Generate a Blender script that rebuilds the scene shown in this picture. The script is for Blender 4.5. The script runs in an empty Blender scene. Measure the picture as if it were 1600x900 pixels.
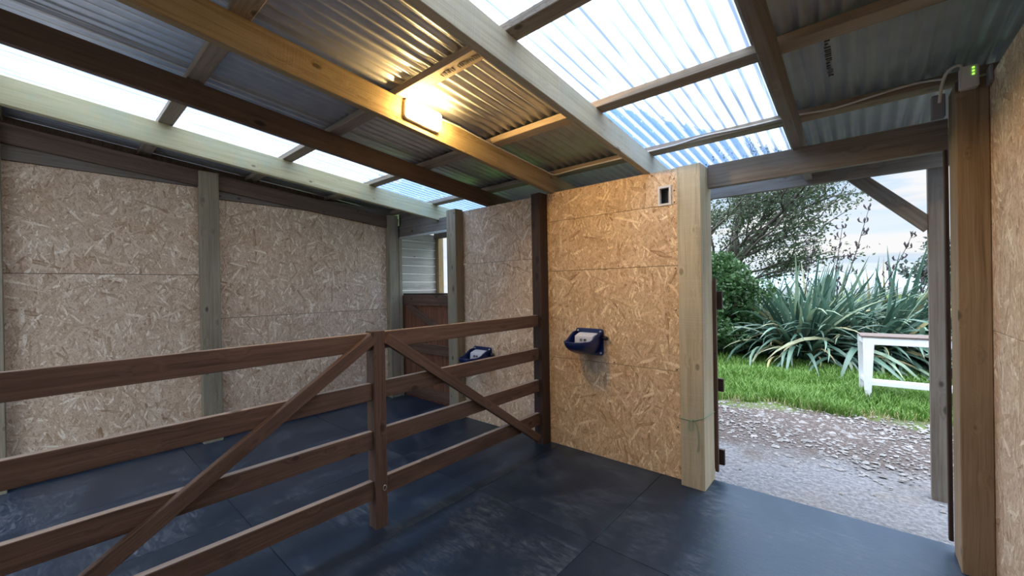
import bpy, bmesh, math, random
import numpy as np
from mathutils import Vector, Matrix

random.seed(7)
rng = np.random.default_rng(7)
C = bpy.context.scene.collection
SC = bpy.context.scene

# ------------------------------------------------------------------ camera
YAW, PITCH, ROLL = math.radians(-40.899), math.radians(-0.149), math.radians(0.988)
fwd = Vector((math.sin(YAW) * math.cos(PITCH), math.cos(YAW) * math.cos(PITCH), math.sin(PITCH)))
rt = Vector((math.cos(YAW), -math.sin(YAW), 0))
dn = fwd.cross(rt)
rt2 = math.cos(ROLL) * rt + math.sin(ROLL) * dn
dn2 = -math.sin(ROLL) * rt + math.cos(ROLL) * dn
cam = bpy.data.objects.new('camera', bpy.data.cameras.new('camera'))
C.objects.link(cam)
cam.data.sensor_width = 36.0
cam.data.lens = 630.35 / 1600 * 36
cam.data.clip_start = 0.02
cam.data.clip_end = 2000
m = Matrix((rt2, -dn2, -fwd)).transposed().to_4x4()
m.translation = Vector((0, 0, 1.5))
cam.matrix_world = m
SC.camera = cam

# ------------------------------------------------------------------ exposure
SC.view_settings.view_transform = 'Standard'
SC.view_settings.look = 'None'
SC.view_settings.gamma = 1.0
SC.view_settings.use_curve_mapping = False
SC.view_settings.exposure = 0.66
SC.cycles.max_bounces = 10
SC.cycles.diffuse_bounces = 6
SC.cycles.transparent_max_bounces = 24
SC.cycles.use_denoising = True

# ------------------------------------------------------------------ node helper
class NT:
    def __init__(self, tree):
        self.t = tree
        tree.nodes.clear()

    def n(self, typ, _out=0, _p=None, **ins):
        nd = self.t.nodes.new(typ)
        for k, v in (_p or {}).items():
            setattr(nd, k, v)
        for k, v in ins.items():
            key = int(k[1:]) if k[0] == 'i' and k[1:].isdigit() else k.replace('_', ' ')
            s = nd.inputs[key]
            if isinstance(v, bpy.types.NodeSocket):
                self.t.links.new(v, s)
            else:
                s.default_value = v
        return nd

    def math(self, op, a, b=0.0, c=None, clamp=False):
        kw = dict(i0=a, i1=b)
        if c is not None:
            kw['i2'] = c
        return self.n('ShaderNodeMath', _p={'operation': op, 'use_clamp': clamp}, **kw).outputs[0]

    def vmath(self, op, a, b):
        return self.n('ShaderNodeVectorMath', _p={'operation': op}, i0=a, i1=b).outputs[0]

    def mix(self, f, a, b, blend='MIX'):
        nd = self.t.nodes.new('ShaderNodeMix')
        nd.data_type = 'RGBA'
        nd.blend_type = blend
        for s, v in ((nd.inputs[0], f), (nd.inputs[6], a), (nd.inputs[7], b)):
            if isinstance(v, bpy.types.NodeSocket):
                self.t.links.new(v, s)
            else:
                s.default_value = (*v, 1) if isinstance(v, tuple) and len(v) == 3 else v
        return nd.outputs[2]

    def fmix(self, f, a, b):
        nd = self.t.nodes.new('ShaderNodeMix')
        for s, v in ((nd.inputs[0], f), (nd.inputs[2], a), (nd.inputs[3], b)):
            if isinstance(v, bpy.types.NodeSocket):
                self.t.links.new(v, s)
            else:
                s.default_value = v
        return nd.outputs[0]

    def ramp(self, f, stops, interp='LINEAR'):
        nd = self.t.nodes.new('ShaderNodeValToRGB')
        nd.color_ramp.interpolation = interp
        el = nd.color_ramp.elements
        while len(el) < len(stops):
            el.new(0.5)
        for e, (p, c) in zip(el, stops):
            e.position = p
            e.color = (*c, 1) if len(c) == 3 else c
        self.t.links.new(f, nd.inputs[0])
        return nd.outputs[0]

    def smooth(self, v, a, b, lo=0.0, hi=1.0):
        return self.n('ShaderNodeMapRange', _p={'interpolation_type': 'SMOOTHSTEP'}, i0=v, i1=a, i2=b, i3=lo, i4=hi).outputs[0]

    def noise(self, vec, scale, detail=3, rough=0.55, dist=0.0):
        return self.n('ShaderNodeTexNoise', Vector=vec, Scale=scale, Detail=detail, Roughness=rough, Distortion=dist)

    def xyz(self, v):
        s = self.n('ShaderNodeSeparateXYZ', i0=v)
        return s.outputs[0], s.outputs[1], s.outputs[2]

    def comb(self, x, y, z):
        return self.n('ShaderNodeCombineXYZ', i0=x, i1=y, i2=z).outputs[0]

    def bump(self, h, strength, dist=0.01):
        return self.n('ShaderNodeBump', Height=h, Strength=strength, Distance=dist).outputs[0]

    def out(self, shader):
        o = self.t.nodes.new('ShaderNodeOutputMaterial')
        self.t.links.new(shader, o.inputs[0])


def newmat(name):
    mt = bpy.data.materials.new(name)
    mt.use_nodes = True
    return mt, NT(mt.node_tree)


def pbsdf(k, color, rough=0.6, metal=0.0, spec=0.5, normal=None, **kw):
    a = dict(Base_Color=color if isinstance(color, bpy.types.NodeSocket) else (*color, 1), Roughness=rough, Metallic=metal)
    a['Specular_IOR_Level'] = spec
    if normal is not None:
        a['Normal'] = normal
    a.update(kw)
    return k.n('ShaderNodeBsdfPrincipled', **a).outputs[0]


# ------------------------------------------------------------------ sky
SKY = 1.0
w = bpy.data.worlds.new('world')
SC.world = w
w.use_nodes = True
k = NT(w.node_tree)
tc = k.n('ShaderNodeTexCoord').outputs['Generated']
sx, sy, sz = k.xyz(tc)
streak = k.noise(k.vmath('MULTIPLY', tc, (1.2, 1.2, 9.0)), 2.6, 5, 0.55, 0.4).outputs[0]
low = k.ramp(sz, [(0.0, (0.50, 0.585, 0.67)), (0.06, (0.555, 0.61, 0.66)), (0.20, (0.38, 0.50, 0.67)), (0.42, (0.42, 0.62, 1.0)),
                  (0.62, (0.9, 0.95, 1.0)), (1.0, (0.9, 0.95, 1.0))])
cl = k.smooth(streak, 0.46, 0.62)
c1 = k.mix(k.math('MULTIPLY', cl, k.smooth(sz, 0.42, 0.2)), low, (0.61, 0.61, 0.61))
grey = k.smooth(k.noise(k.vmath('MULTIPLY', tc, (1.0, 1.0, 12.0)), 3.1, 4, 0.5, 0.2).outputs[0], 0.55, 0.72)
c1 = k.mix(k.math('MULTIPLY', k.math('MULTIPLY', grey, 0.55), k.smooth(sz, 0.35, 0.15)), c1, (0.305, 0.42, 0.55))
bright = k.smooth(sz, 0.36, 0.80)
c2 = k.mix(bright, c1, (3.7, 4.0, 4.5))
bg = k.n('ShaderNodeBackground', Color=c2, Strength=SKY).outputs[0]
o = k.t.nodes.new('ShaderNodeOutputWorld')
k.t.links.new(bg, o.inputs[0])

LAMP = 210.0

# ------------------------------------------------------------------ materials
def wood(name, dark, mid, light, rough=0.75, knots=1.0, knotcol=None, saw=0.0, blotch=0.35, spec=0.3, grey=None):
    mt, k = newmat(name)
    tc = k.n('ShaderNodeTexCoord').outputs['Object']
    rnd = k.n('ShaderNodeObjectInfo').outputs['Random']
    p = k.vmath('ADD', tc, k.comb(k.math('MULTIPLY', rnd, 7.3), k.math('MULTIPLY', rnd, 3.7), k.math('MULTIPLY', rnd, 31.0)))
    warp = k.noise(k.vmath('MULTIPLY', p, (4, 4, 1.2)), 1.0, 2).outputs[1]
    pw = k.vmath('ADD', p, k.vmath('MULTIPLY', warp, (0.035, 0.035, 0.0)))
    # knots
    v = k.n('ShaderNodeTexVoronoi', Vector=k.vmath('MULTIPLY', p, (10, 10, 5.5)), Scale=1.0)
    kd = v.outputs[0]
    vc = k.n('ShaderNodeSeparateColor', i0=v.outputs[1])
    kd = k.math('DIVIDE', kd, k.fmix(vc.outputs[0], 0.35, 1.35))
    kn = k.math('MULTIPLY', k.math('MULTIPLY', k.smooth(kd, 0.19, 0.09), k.smooth(vc.outputs[1], 0.35, 0.7)), knots, clamp=True)
    halo = k.smooth(kd, 0.42, 0.1)
    pg = k.vmath('ADD', pw, k.vmath('MULTIPLY', k.comb(halo, halo, 0.0), (0.02, 0.02, 0)))
    g1 = k.noise(k.vmath('MULTIPLY', pg, (34, 34, 0.9)), 1.0, 4, 0.6, 0.3).outputs[0]
    g2 = k.noise(k.vmath('MULTIPLY', pg, (160, 160, 3.5)), 1.0, 2, 0.5).outputs[0]
    b = k.noise(k.vmath('MULTIPLY', p, (5, 5, 1.6)), 1.0, 3, 0.55).outputs[0]
    f = k.math('ADD', k.math('MULTIPLY', g1, 0.65), k.math('MULTIPLY', g2, 0.35))
    c = k.ramp(f, [(0.30, dark), (0.5, mid), (0.70, light)])
    c = k.mix(k.math('MULTIPLY', k.smooth(b, 0.50, 0.75), blotch), c, dark)
    if grey:
        b2 = k.noise(k.vmath('MULTIPLY', p, (3, 3, 2.2)), 1.7, 4, 0.6).outputs[0]
        c = k.mix(k.math('MULTIPLY', k.smooth(b2, 0.45, 0.7), 0.6), c, grey)
    c = k.mix(k.math('MULTIPLY', kn, 0.85), c, knotcol or tuple(x * 0.45 for x in dark))
    h = k.math('ADD', f, k.math('MULTIPLY', kn, -0.6))
    if saw:
        s = k.noise(k.vmath('MULTIPLY', p, (2, 2, 120)), 1.0, 2, 0.5).outputs[0]
        c = k.mix(k.math('MULTIPLY', k.smooth(s, 0.5, 0.7), saw), c, light)
        h = k.math('ADD', h, k.math('MULTIPLY', s, 0.6))
    k.out(pbsdf(k, c, rough, 0, spec, k.bump(h, 0.35, 0.004)))
    return mt


def osb(name, tone=(1, 1, 1), stain=None):
    mt, k = newmat(name)
    tc = k.n('ShaderNodeTexCoord').outputs['Object']
    rnd = k.n('ShaderNodeObjectInfo').outputs['Random']
    x, y, z = k.xyz(tc)
    uv = k.comb(k.math('ADD', k.math('ADD', x, y), k.math('MULTIPLY', rnd, 13.7)), k.math('ADD', z, k.math('MULTIPLY', rnd, 7.9)), 0.0)
    warp = k.noise(uv, 5.0, 3, 0.6).outputs[1]
    uvw = k.vmath('ADD', uv, k.vmath('MULTIPLY', k.vmath('SUBTRACT', warp, (0.5, 0.5, 0.5)), (0.032, 0.032, 0)))
    prio = None
    shade = None
    for i, (ang, L, W) in enumerate(((18, .15, .023), (52, .11, .018), (88, .16, .021), (124, .13, .017), (158, .14, .024), (72, .08, .013), (110, .07, .011))):
        r = k.n('ShaderNodeVectorRotate', _p={'rotation_type': 'Z_AXIS'}, Vector=uvw, Angle=math.radians(ang)).outputs[0]
        vn = k.n('ShaderNodeTexVoronoi', _p={'voronoi_dimensions': '2D'}, Vector=k.vmath('ADD', k.vmath('MULTIPLY', r, (1 / L, 1 / W, 1)), (i * 5.3, i * 9.1, 0)), Scale=1.0)
        sp = k.n('ShaderNodeSeparateColor', i0=vn.outputs[1])
        edge = k.math('MULTIPLY', k.smooth(vn.outputs[0], 0.25, 0.65), 0.13)
        pr = sp.outputs[0]
        sh = k.math('SUBTRACT', sp.outputs[1], edge)
        if prio is None:
            prio, shade = pr, sh
        else:
            gt = k.math('GREATER_THAN', pr, prio)
            shade = k.fmix(gt, shade, sh)
            prio = k.math('MAXIMUM', pr, prio)
    fine = k.noise(uv, 140, 3, 0.6).outputs[0]
    f = k.math('ADD', k.math('MULTIPLY', shade, 0.86), k.math('MULTIPLY', fine, 0.2))
    T = lambda c: tuple(a * b for a, b in zip(c, tone))
    c = k.ramp(f, [(0.0, T((0.33, 0.20, 0.115))), (0.10, T((0.52, 0.37, 0.25))), (0.45, T((0.63, 0.48, 0.35))), (0.78, T((0.72, 0.575, 0.435))), (0.90, T((0.86, 0.76, 0.62))), (1.0, T((0.92, 0.84, 0.72)))])
    red = k.smooth(k.noise(uv, 9, 2, 0.5).outputs[0], 0.60, 0.74)
    c = k.mix(k.math('MULTIPLY', red, 0.35), c, T((0.60, 0.39, 0.29)))
    dk = k.n('ShaderNodeTexVoronoi', _p={'voronoi_dimensions': '2D'}, Vector=k.vmath('MULTIPLY', k.n('ShaderNodeVectorRotate', _p={'rotation_type': 'Z_AXIS'}, Vector=uvw, Angle=1.1).outputs[0], (16, 75, 1)), Scale=1.0)
    dm = k.math('MULTIPLY', k.smooth(dk.outputs[0], 0.17, 0.06), 0.75)
    dk2 = k.n('ShaderNodeTexVoronoi', _p={'voronoi_dimensions': '2D'}, Vector=k.vmath('MULTIPLY', k.n('ShaderNodeVectorRotate', _p={'rotation_type': 'Z_AXIS'}, Vector=uvw, Angle=2.3).outputs[0], (14, 80, 1)), Scale=1.0)
    dm2 = k.math('MULTIPLY', k.smooth(dk2.outputs[0], 0.15, 0.05), 0.7)
    c = k.mix(k.math('MAXIMUM', dm, dm2), c, T((0.20, 0.11, 0.07)))
    if stain:
        sxx, szz, w_, h_ = stain
        px = k.n('ShaderNodeNewGeometry').outputs[0]
        wx, wy, wz = k.xyz(px)
        d = k.math('ADD', k.math('POWER', k.math('DIVIDE', k.math('SUBTRACT', wx, sxx), w_), 2.0), k.math('POWER', k.math('DIVIDE', k.math('SUBTRACT', wz, szz), h_), 2.0))
        d = k.math('ADD', d, k.math('MULTIPLY', k.noise(uv, 14, 3).outputs[0], 0.7))
        c = k.mix(k.math('MULTIPLY', k.smooth(d, 1.5, 0.6), 0.6), c, (0.24, 0.20, 0.17))
    k.out(pbsdf(k, c, 0.55, 0, 0.35, k.bump(f, 0.35, 0.003)))
    return mt


def simple(name, col, rough=0.5, metal=0.0, spec=0.5, vary=0.0, scale=30, bump=0.0):
    mt, k = newmat(name)
    tc = k.n('ShaderNodeTexCoord').outputs['Object']
    nz = k.noise(tc, scale, 3).outputs[0]
    c = k.mix(k.math('MULTIPLY', k.smooth(nz, 0.35, 0.7), vary), col, tuple(x * 0.45 for x in col))
    kw = {}
    if bump:
        kw['normal'] = k.bump(nz, bump, 0.004)
    k.out(pbsdf(k, c, rough, metal, spec, **kw))
    return mt


def emit(name, col, strength):
    mt, k = newmat(name)
    k.out(pbsdf(k, (0.9, 0.9, 0.85), 0.4, Emission_Color=(*col, 1), Emission_Strength=strength))
    return mt


MT = {}
MT['osb'] = osb('strand_board', (1.07, 1.07, 1.04))
MT['osb_front'] = osb('strand_board_lamplit', (1.06, 0.97, 0.78))  # warm lamp light put into the board tone
MT['osb_stain'] = osb('strand_board_lamplit_stained', (1.06, 0.97, 0.78), stain=(-1.79, 0.83, 0.11, 0.13))  # same lamp warmth in the tone, plus the real stain
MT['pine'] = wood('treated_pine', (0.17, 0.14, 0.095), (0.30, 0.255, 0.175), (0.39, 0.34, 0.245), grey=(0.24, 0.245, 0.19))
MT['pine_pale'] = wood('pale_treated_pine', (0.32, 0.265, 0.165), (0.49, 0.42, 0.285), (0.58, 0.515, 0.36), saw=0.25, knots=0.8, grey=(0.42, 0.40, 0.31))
MT['pine_greenish'] = wood('pale_rafter_pine', (0.36, 0.32, 0.18), (0.54, 0.49, 0.29), (0.62, 0.57, 0.37), saw=0.1, grey=(0.42, 0.46, 0.34))  # pale greenish pine for a single rafter
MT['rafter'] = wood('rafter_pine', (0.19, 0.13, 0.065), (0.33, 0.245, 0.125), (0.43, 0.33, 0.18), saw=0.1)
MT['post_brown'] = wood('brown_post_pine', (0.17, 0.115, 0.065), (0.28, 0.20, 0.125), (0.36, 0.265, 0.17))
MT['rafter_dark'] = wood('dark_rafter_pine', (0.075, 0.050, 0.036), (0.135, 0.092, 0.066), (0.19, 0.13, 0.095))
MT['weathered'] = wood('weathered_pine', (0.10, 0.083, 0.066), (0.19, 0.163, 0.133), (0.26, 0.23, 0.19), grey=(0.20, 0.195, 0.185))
MT['stain'] = wood('brown_stained_timber', (0.055, 0.029, 0.019), (0.125, 0.071, 0.048), (0.18, 0.108, 0.076), rough=0.62, knots=0.9, blotch=0.6, spec=0.4)
MT['toplit'] = wood('sky_lit_rail_top', (0.22, 0.16, 0.12), (0.36, 0.28, 0.225), (0.46, 0.375, 0.31), rough=0.8)  # lighter rail-top colour with the sky light from above put in
MT['stain_dark'] = wood('dark_stained_timber', (0.022, 0.012, 0.010), (0.042, 0.024, 0.018), (0.065, 0.038, 0.028), rough=0.6, spec=0.4)
MT['door_board'] = wood('reddish_door_board', (0.10, 0.040, 0.022), (0.20, 0.085, 0.048), (0.27, 0.125, 0.072), rough=0.6)
MT['plank_grey'] = wood('pale_grey_plank', (0.30, 0.30, 0.26), (0.46, 0.46, 0.41), (0.58, 0.58, 0.52), knots=1.0)
MT['purlin'] = wood('purlin_pine', (0.16, 0.125, 0.09), (0.29, 0.235, 0.175), (0.37, 0.31, 0.235))
MT['white_paint'] = simple('white_paint', (0.80, 0.82, 0.86), 0.45, vary=0.12, scale=12)
MT['brown_top'] = simple('worn_table_top', (0.15, 0.115, 0.10), 0.8, vary=0.5)
MT['blue'] = simple('navy_plastic', (0.006, 0.018, 0.105), 0.28, 0, 0.5, vary=0.1)
MT['cover'] = simple('pale_grey_plastic', (0.70, 0.74, 0.80), 0.4, vary=0.05)
MT['bolt'] = simple('zinc_bolt', (0.75, 0.75, 0.76), 0.3, 0.9)
MT['black'] = simple('black_plastic', (0.02, 0.02, 0.022), 0.35)
MT['dark_mark'] = simple('dark_print', (0.035, 0.03, 0.03), 0.8)
MT['cable'] = simple('pale_cable_sheath', (0.62, 0.58, 0.52), 0.5)
MT['box'] = simple('off_white_plastic', (0.60, 0.57, 0.53), 0.45)
MT['greybox'] = simple('grey_plastic', (0.24, 0.23, 0.25), 0.5)
MT['lampbase'] = simple('lamp_base_plastic', (0.70, 0.62, 0.50), 0.5)
MT['twine'] = simple('green_twine', (0.23, 0.36, 0.22), 0.8)
MT['nail'] = simple('dark_nail', (0.05, 0.04, 0.035), 0.5, 0.6)
MT['lampglow'] = emit('lit_diffuser', (1.0, 0.64, 0.24), LAMP)
MT['led'] = emit('green_led', (0.35, 1.0, 0.05), 1.0)

# galvanised sheet
mt, k = newmat('galvanised_steel')
tc = k.n('ShaderNodeTexCoord').outputs['Object']
nz = k.noise(tc, 9, 4).outputs[0]
k.out(pbsdf(k, k.ramp(nz, [(0.3, (0.48, 0.50, 0.52)), (0.7, (0.60, 0.62, 0.64))]), 0.31, 0.55, 0.5))
MT['metal'] = mt

# clear sheet: dewy film with dried patches near the eaves
mt, k = newmat('clear_ribbed_plastic')
geo = k.n('ShaderNodeNewGeometry').outputs[0]
gx, gy, gz = k.xyz(geo)
n1 = k.noise(k.vmath('MULTIPLY', geo, (26, 4.5, 0)), 1.0, 4, 0.65).outputs[0]
n2 = k.noise(k.vmath('MULTIPLY', geo, (3.0, 2.0, 0)), 1.0, 3, 0.6).outputs[0]
right = k.math('GREATER_THAN', gx, -2.0)
jag = k.math('ADD', k.math('MULTIPLY', k.math('SUBTRACT', n1, 0.5), 0.8), k.math('MULTIPLY', k.math('SUBTRACT', n2, 0.5), 0.6))
edge_y = k.math('ADD', gy, jag)
edge_r = k.math('SUBTRACT', edge_y, k.math('MULTIPLY', k.math('ADD', gx, 1.25), 1.75))
dry = k.smooth(k.fmix(right, edge_y, edge_r), 2.40, 2.47)
# corrugation phase: film gathers along crests, troughs painted darker for dirt and refraction
ph = k.math('COSINE', k.math('MULTIPLY', gx, 2 * math.pi / 0.076))
grime_refract = k.noise(k.vmath('MULTIPLY', geo, (40, 1.5, 0)), 1.0, 3).outputs[0]
trough = k.math('MULTIPLY', k.smooth(ph, -0.45, -0.95), k.math('MAXIMUM', k.smooth(grime_refract, 0.12, 0.62), 0.55))
crest = k.smooth(ph, 0.15, 0.75)
fine_w = k.smooth(k.noise(k.vmath('MULTIPLY', geo, (60, 9, 0)), 1.0, 3, 0.7).outputs[0], 0.60, 0.66)
film = k.math('SUBTRACT', 1.0, k.math('MULTIPLY', dry, k.math('SUBTRACT', 1.0, k.math('MAXIMUM', k.math('MULTIPLY', crest, 0.5), k.math('MULTIPLY', fine_w, 0.6)))))
ct = k.mix(trough, (0.62, 0.69, 0.77), (0.13, 0.165, 0.215))
trn = k.n('ShaderNodeBsdfTranslucent', Color=ct).outputs[0]
tcol = k.mix(k.math('MULTIPLY', dry, k.math('SUBTRACT', 1.0, crest)), k.mix(trough, (0.64, 0.72, 0.82), (0.14, 0.19, 0.26)), (0.36, 0.58, 0.95))  # blue of the sky behind put into the tint of dried areas
tra = k.n('ShaderNodeBsdfTransparent', Color=tcol).outputs[0]
glo = k.n('ShaderNodeBsdfGlossy', Color=(0.9, 0.95, 1.0, 1), Roughness=0.12).outputs[0]
fac = k.fmix(film, 0.06, 0.55)
mx = k.n('ShaderNodeMixShader', i0=fac, i1=tra, i2=trn).outputs[0]
fr = k.n('ShaderNodeFresnel', IOR=1.35).outputs[0]
mx = k.n('ShaderNodeMixShader', i0=k.math('MULTIPLY', fr, 0.7), i1=mx, i2=glo).outputs[0]
k.out(mx)
MT['clear'] = mt

# rubber mat
mt, k = newmat('black_rubber')
tc = k.n('ShaderNodeTexCoord').outputs['Object']
rnd = k.n('ShaderNodeObjectInfo').outputs['Random']
p = k.vmath('ADD', tc, k.comb(k.math('MULTIPLY', rnd, 9.0), k.math('MULTIPLY', rnd, 5.0), 0.0))
a = k.noise(p, 2.2, 5, 0.65, 0.6).outputs[0]
b = k.noise(k.vmath('MULTIPLY', p, (9, 34, 9)), 1.0, 4, 0.7, 1.2).outputs[0]
d = k.noise(p, 160, 2).outputs[0]
sc_ = k.math('MULTIPLY', k.smooth(a, 0.42, 0.66), k.smooth(b, 0.42, 0.68))
c = k.mix(k.math('MULTIPLY', sc_, 0.95), k.mix(k.smooth(a, 0.3, 0.7), (0.009, 0.016, 0.032), (0.016, 0.026, 0.047)), (0.085, 0.096, 0.115))
k.out(pbsdf(k, c, k.fmix(sc_, 0.38, 0.6), 0, 0.8, k.bump(k.math('ADD', k.math('MULTIPLY', d, 0.5), b), 0.25, 0.003), Specular_Tint=(0.42, 0.70, 1.0, 1)))
MT['mat'] = mt

# outside ground: compacted grey gravel near the shed, brown earth towards the grass
mt, k = newmat('gravel_track')
geo = k.n('ShaderNodeNewGeometry').outputs[0]
gx, gy, gz = k.xyz(geo)
n1 = k.noise(geo, 2.0, 4, 0.6).outputs[0]
n2 = k.noise(geo, 28, 4, 0.7).outputs[0]
n3 = k.n('ShaderNodeTexVoronoi', Vector=geo, Scale=42.0)
yy = k.math('ADD', gy, k.math('ADD', k.math('MULTIPLY', k.math('SUBTRACT', n1, 0.5), 1.2), k.math('MULTIPLY', gx, -0.12)))
earth = k.smooth(yy, 4.0, 4.7)
green = k.smooth(k.math('SUBTRACT', yy, k.math('MULTIPLY', gx, 0.03)), 5.75, 6.15)
cg = k.mix(k.smooth(n2, 0.35, 0.7), (0.135, 0.14, 0.15), (0.26, 0.265, 0.28))
cg = k.mix(k.math('MULTIPLY', k.smooth(n1, 0.55, 0.75), 0.45), cg, (0.215, 0.17, 0.13))
ce = k.mix(k.smooth(n2, 0.35, 0.7), (0.060, 0.048, 0.044), (0.145, 0.12, 0.112))
ce = k.mix(k.math('MULTIPLY', k.smooth(n3.outputs[0], 0.3, 0.05), 0.5), ce, (0.32, 0.31, 0.30))
c = k.mix(earth, cg, ce)
c = k.mix(green, c, k.mix(n2, (0.055, 0.10, 0.02), (0.11, 0.17, 0.035)))
k.out(pbsdf(k, c, 0.85, 0, 0.2, k.bump(k.math('ADD', n2, k.math('MULTIPLY', n3.outputs[0], 0.6)), 0.7, 0.02)))
MT['ground'] = mt


def leafmat(name, c1, c2, rough=0.5, scale=6, spec=0.4, trans=0.25):
    mt, k = newmat(name)
    g = k.n('ShaderNodeNewGeometry')
    nz = k.noise(g.outputs[0], scale, 3).outputs[0]
    isl = g.outputs['Random Per Island']
    c = k.mix(k.math('ADD', k.math('MULTIPLY', nz, 0.5), k.math('MULTIPLY', isl, 0.5)), c1, c2)
    s = pbsdf(k, c, rough, 0, spec)
    t = k.n('ShaderNodeBsdfTranslucent', Color=c).outputs[0]
    k.out(k.n('ShaderNodeMixShader', i0=trans, i1=s, i2=t).outputs[0])
    return mt


MT['grass'] = leafmat('grass_blade', (0.066, 0.165, 0.025), (0.16, 0.285, 0.052), 0.6)
MT['drygrass'] = leafmat('dry_grass_blade', (0.25, 0.22, 0.10), (0.40, 0.36, 0.20), 0.7)
MT['shrub'] = leafmat('shrub_leaf', (0.020, 0.060, 0.022), (0.090, 0.185, 0.060), 0.45, 4)
MT['treeleaf'] = leafmat('tree_leaf', (0.035, 0.062, 0.034), (0.105, 0.150, 0.080), 0.5, 3)
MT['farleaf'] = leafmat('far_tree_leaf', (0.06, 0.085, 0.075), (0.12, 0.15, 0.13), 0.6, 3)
MT['bark'] = simple('bark', (0.085, 0.070, 0.060), 0.9, vary=0.5, scale=20)
MT['stalk'] = simple('flower_stalk', (0.055, 0.040, 0.045), 0.7, vary=0.3)
MT['stone'] = leafmat('gravel_stone', (0.11, 0.105, 0.105), (0.38, 0.37, 0.36), 0.8, 30, 0.3, 0.0)
MT['sea_band'] = simple('hazy_sea_band', (0.30, 0.39, 0.43), 1.0, 0, 0.0, vary=0.15, scale=0.02)  # haze put into the colour of the distant sea strip
mt, k = newmat('flax_leaf')
g = k.n('ShaderNodeNewGeometry')
rnd = k.n('ShaderNodeObjectInfo').outputs['Random']
tc = k.n('ShaderNodeTexCoord').outputs['Object']
fx, fy, fz = k.xyz(tc)
isl = g.outputs['Random Per Island']
r_ = k.math('FRACT', k.math('ADD', rnd, isl))
c = k.ramp(r_, [(0.0, (0.028, 0.066, 0.048)), (0.35, (0.062, 0.130, 0.094)), (0.7, (0.125, 0.225, 0.17)), (0.90, (0.27, 0.36, 0.24)), (0.97, (0.44, 0.38, 0.20))])
s = pbsdf(k, c, 0.38, 0, 0.55)
t = k.n('ShaderNodeBsdfTranslucent', Color=c).outputs[0]
k.out(k.n('ShaderNodeMixShader', i0=0.15, i1=s, i2=t).outputs[0])
MT['flax'] = mt

# ------------------------------------------------------------------ object helpers
def link(name, me, mat, parent=None, loc=None):
    ob = bpy.data.objects.new(name, me)
    C.objects.link(ob)
    if mat is not None and len(me.materials) == 0:
        me.materials.append(MT[mat])
    if parent is not None:
        ob.parent = parent
    if loc is not None:
        ob.location = loc
    return ob


def tag(ob, label, cat, group=None):
    ob['label'] = label
    ob['category'] = cat
    if group:
        ob['group'] = group
    return ob


def empty(name, loc=(0, 0, 0), label=None, cat=None, group=None, kind=None):
    e = bpy.data.objects.new(name, None)
    C.objects.link(e)
    e.location = loc
    e.empty_display_size = 0.1
    if label:
        tag(e, label, cat, group)
    if kind:
        e['kind'] = kind
    return e


def mesh_from(verts, faces, name='mesh', smooth=False):
    me = bpy.data.meshes.new(name)
    me.from_pydata([tuple(v) for v in verts], [], [tuple(f) for f in faces])
    if smooth:
        me.polygons.foreach_set('use_smooth', [True] * len(me.polygons))
    me.update()
    return me


def bm_mesh(bm, name='mesh', smooth=False):
    bmesh.ops.recalc_face_normals(bm, faces=bm.faces)
    me = bpy.data.meshes.new(name)
    bm.to_mesh(me)
    bm.free()
    if smooth:
        me.polygons.foreach_set('use_smooth', [True] * len(me.polygons))
    return me


def prism_mesh(wx, wy, L, ch=0.003, e0=(0, 0), e1=(0, 0)):
    """chamfered bar along local z from 0 to L; e0/e1 = shear of the end cuts in z per unit x,y"""
    hx, hy = wx / 2, wy / 2
    ring = [(-hx + ch, -hy), (hx - ch, -hy), (hx, -hy + ch), (hx, hy - ch), (hx - ch, hy), (-hx + ch, hy), (-hx, hy - ch), (-hx, -hy + ch)]
    v = [(x, y, e0[0] * x + e0[1] * y) for x, y in ring] + [(x, y, L + e1[0] * x + e1[1] * y) for x, y in ring]
    f = [tuple(range(7, -1, -1)), tuple(range(8, 16))] + [(i, (i + 1) % 8, 8 + (i + 1) % 8, 8 + i) for i in range(8)]
    return mesh_from(v, f)


def bar(name, p0, p1, wx, wy, mat, parent=None, ref=(0, 0, 1), ch=0.003, e0=(0, 0), e1=(0, 0)):
    """bar from p0 to p1 (centre line); wy is the size along ref, wx across"""
    p0, p1 = Vector(p0), Vector(p1)
    z = (p1 - p0)
    L = z.length
    z.normalize()
    y = Vector(ref)
    y = (y - z * y.dot(z)).normalized()
    x = y.cross(z)
    me = prism_mesh(wx, wy, L, ch, e0, e1)
    ob = link(name, me, mat, parent)
    mw = Matrix((x, y, z)).transposed().to_4x4()
    mw.translation = p0
    if parent is not None:
        mw = Matrix.Translation(parent.location).inverted() @ mw if parent.rotation_euler[2] == 0 else parent.matrix_basis.inverted() @ mw
    ob.matrix_basis = mw
    return ob


def post(name, x0, x1, y0, y1, z0, z1, mat, parent=None, ch=0.004):
    return bar(name, ((x0 + x1) / 2, (y0 + y1) / 2, z0), ((x0 + x1) / 2, (y0 + y1) / 2, z1), x1 - x0, y1 - y0, mat, parent, (0, 1, 0), ch)


def box_verts(x0, x1, y0, y1, z0, z1):
    v = [(x, y, z) for z in (z0, z1) for y in (y0, y1) for x in (x0, x1)]
    f = [(0, 2, 3, 1), (4, 5, 7, 6), (0, 1, 5, 4), (2, 6, 7, 3), (0, 4, 6, 2), (1, 3, 7, 5)]
    return v, f


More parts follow.
